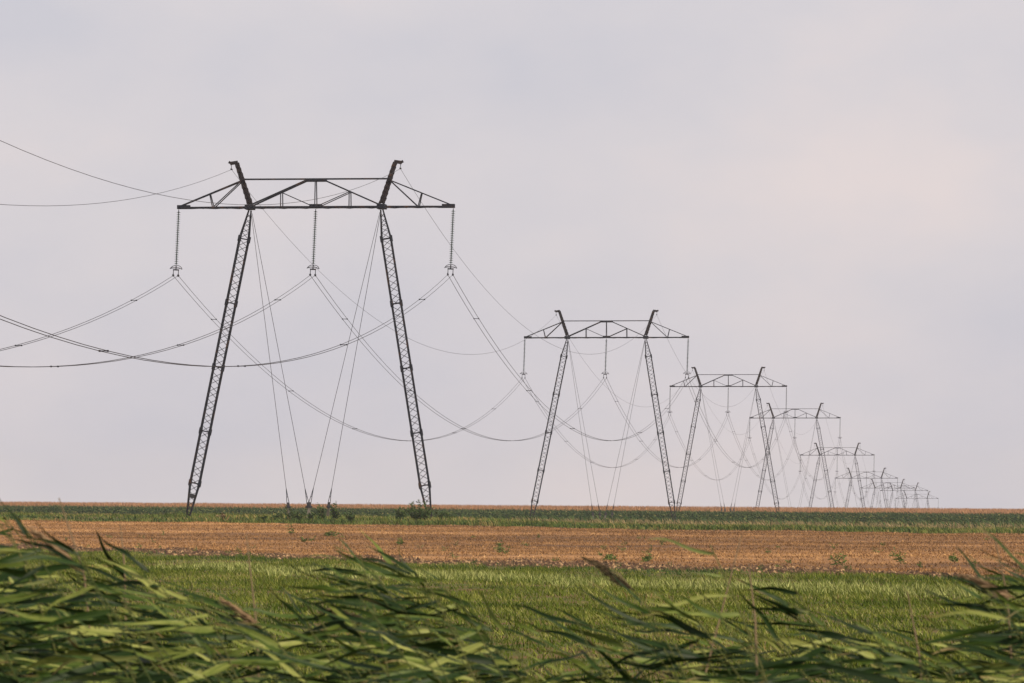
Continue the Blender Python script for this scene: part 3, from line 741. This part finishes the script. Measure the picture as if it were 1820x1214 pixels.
def reed(tipx, tipz, D, label, group, r, nleaf=8, bend=0.5, plume=None, spacing=0.07, leafscale=1.0, spread=1.0, first=0.0, lift=1.0, pale=0):
    """tipx, tipz: where the stem ends, in metres right of and below the eye at distance D"""
    zt_ = HC + tipz; bx = tipx + bend * 1.15
    gz = zf(bx, D)
    root = link('reed', None, loc=(bx, D, gz - .03), label=label, category='reed', group=group)
    H = zt_ - gz; pts = []
    dy = r.uniform(-.1, .1)
    for i in range(15):
        t = i / 14; s = max(0, (t * H - (H - 1.5)) / 1.5)
        pts.append(Vector((-bend * 1.15 * (0.12 * t + 0.88 * s ** 2.0), dy * t, t * (H + .03))))
    link('stem', MB().tube(pts, [0.0065 - 0.0045 * (i / 14) for i in range(15)], 5).mesh('stem'), m_reed_stem, root)
    def on(t):
        f = t * 14; k = min(int(f), 13); return pts[k].lerp(pts[k + 1], f - k)
    for q in range(nleaf):
        t = 1 - (first + 0.01 + q * spacing * r.uniform(.85, 1.15)) / H
        p = on(max(t, .3))
        lf = link('leaf', r.choice(LEAVES), None, root, p)
        ln = leafscale * r.uniform(.21, .38) * (0.75 + 0.25 * min(1, q / 3))
        lf.scale = (ln, ln, ln)
        if q < pale:
            lf.material_slots[0].link = 'OBJECT'; lf.material_slots[0].material = m_reed_pale
        up = r.gauss(-0.08, 0.22) * spread + lift * (0.44 if q == 0 else 0.20 if q == 1 else 0)
        lf.rotation_euler = (r.gauss(0.45, .55), up, r.gauss(0, .38) * spread)
    if plume is not None:
        pl = link('plume', r.choice(PLUMES), None, root, pts[-1]); s = plume[0]
        if not pl.data.materials: pl.data.materials.append(m_plume)
        pl.scale = (s, s, s); pl.rotation_euler = (0, plume[1], r.uniform(-.3, .3))
        if plume[2]:
            me = pl.data.copy(); me.materials.clear(); me.materials.append(m_pale_plume); pl.data = me
    return root
def px(x, row, D): return (x - 910) / 10200.0 * D, -(row - 884) / 10200.0 * D

ENV = [(-80, 888), (0, 895), (50, 918), (120, 952), (200, 978), (300, 995), (400, 1045), (480, 1085), (560, 1045), (630, 998), (700, 985), (760, 998), (830, 1048),
       (900, 1098), (980, 1105), (1060, 1075), (1130, 1050), (1200, 1065), (1280, 1050), (1380, 1035), (1460, 1068), (1540, 1100), (1620, 1100), (1690, 1062), (1760, 1020), (1830, 985), (1900, 975)]
ex = [p[0] for p in ENV]; ey = [p[1] for p in ENV]
CL = [(-140, 110, 'green reed in the tallest peak of the reeds, at the left picture edge', 'reeds at the left edge peak', 38),
      (110, 300, 'green reed on the falling slope of the left reed mass', 'reeds on the slope of the left mass', 32),
      (300, 480, 'green reed at the low thin end of the left reed mass', 'reeds at the low end of the left mass', 28),
      (480, 620, 'green reed on the left flank of the clump below the nearest pylon', 'reeds on the left flank of the middle clump', 24),
      (620, 780, 'green reed in the dark heart of the clump below the nearest pylon', 'reeds in the heart of the middle clump', 26),
      (780, 920, 'green reed on the thinning right flank of the clump below the nearest pylon', 'reeds on the right flank of the middle clump', 16),
      (920, 1240, 'green reed in the low row between middle clump and single tall reed', 'reeds of the low row at the middle', 34),
      (1240, 1560, 'green reed in the low row right of the single tall reed', 'reeds of the low row right of the middle', 34),
      (1560, 1700, 'green reed on the low left flank of the right corner clump', 'reeds on the flank of the right clump', 20),
      (1700, 1980, 'green reed in the tall peak of the right corner clump', 'reeds in the peak of the right clump', 40)]
rr = random.Random(21)
for xa, xb, lab, grp, n in CL:
    for j in range(n):
        D = rr.uniform(17.5, 25.0); x = xa + (xb - xa) * (j + rr.random()) / n
        low = np.interp(x, ex, ey); row = low + 14 + 190 * rr.random() ** 1.5
        tx, tz = px(x, row, D)
        reed(tx, tz, D, lab, grp, rr, nleaf=rr.choice([13, 14, 15, 16]), spacing=0.047, bend=rr.uniform(.32, .62))
# reeds that stand out
SOLO = [(1072, 998, 20, 'reed with a dark plume rising before the field right of centre', (0.30, 0.0, False), 4, .55, .30),
        (1262, 968, 19, 'single tall reed with a pale leaf spray high over the stubble', None, 5, .35, .02),
        (1408, 1040, 22, 'bent green shoot right of the single tall reed', None, 4, .45, .02),
        (1745, 1010, 20, 'reed with a pale tan plume in the right clump', (0.30, -.2, True), 5, .5, .25),
        (640, 985, 20, 'tallest reed of the middle clump with long dark arching leaves', None, 6, .2, .0),
        (408, 1062, 21, 'reed with a tan plume at the right end of the left mass', (0.26, 0, True), 3, .5, .30),
        (92, 962, 20, 'reed with a brown plume over the left mass', (0.32, 0.1, True), 4, .5, .30),
        (600, 1050, 21, 'reed with a drooping brown plume left of the middle clump', (0.26, -.35, False), 3, .4, .28)]
for x, row, D, lab, plm, nl, bend, first in SOLO:
    tx, tz = px(x + (60 if plm else 0), row + (55 if plm else 0), D)
    reed(tx, tz, D, lab, None, rr, nleaf=nl, bend=bend, plume=plm, first=first, leafscale=1.0, lift=0.15, spread=0.6, pale=2 if 'pale leaf' in lab else 0)
# thin dry stalks left from last year
DRY = [(105, 885, 150, 1020, 21, 'thin dry leaning stalk rising above the left reeds'),
       (438, 950, 456, 1110, 22, 'thin dry stalk standing alone right of the left reeds'),
       (214, 930, 222, 1010, 24, 'short dry stalk among the left reeds'),
       (1318, 950, 1255, 1190, 22, 'thin pale dry stalk leaning right beside the single tall reed'),
       (1330, 1000, 1342, 1100, 21, 'short dark dry stalk right of the single tall reed'),
       (1612, 1050, 1634, 1170, 22, 'thin pale dry stalk left of the lower right clump'),
       (1766, 950, 1790, 1060, 22, 'thin dry stalk over the lower right clump')]
for x0, y0, x1, y1, D, lab in DRY:
    tx, tz = px(x0, y0, D); mx_, mz = px(x1, y1, D)
    f = (tz - (zf(tx, D) - HC)) / (tz - mz); bx = tx + (mx_ - tx) * min(f, 4.0)
    gz = zf(bx, D); root = Vector((bx, D, gz - .03))
    P = [Vector((0, 0, 0)), (Vector((mx_, D, HC + mz)) - root) * .5, Vector((mx_, D, HC + mz)) - root, Vector((tx, D, HC + tz)) - root]
    link('dry_stalk', MB().tube(P, [.006, .005, .004, .002], 5).mesh('dry_stalk'), m_dry_stem, None, root, label=lab, category='stalk', group='dry stalks among the reeds')

# ------------------------------------------------------------------ hazy air
hz = bpy.data.materials.new('hazy_air'); hz.use_nodes = True
ht = hz.node_tree; ht.nodes.clear()
ho = N(ht, 'ShaderNodeOutputMaterial'); pv = N(ht, 'ShaderNodeVolumePrincipled')
pv.inputs['Color'].default_value = (0.63, 0.64, 0.73, 1); pv.inputs['Density'].default_value = 0.000072; pv.inputs['Anisotropy'].default_value = 0.0
ht.links.new(pv.outputs[0], ho.inputs['Volume'])
b = MB(); b.bar((0, -160, 0), (0, 5040, 0), 2700, 69, up=(0, 0, 1))
me = b.mesh('haze'); me.transform(Matrix.Translation((0, 0, 1.5)))
link('haze', me, hz, kind='stuff', label='thin pale haze over the whole plain', category='haze')
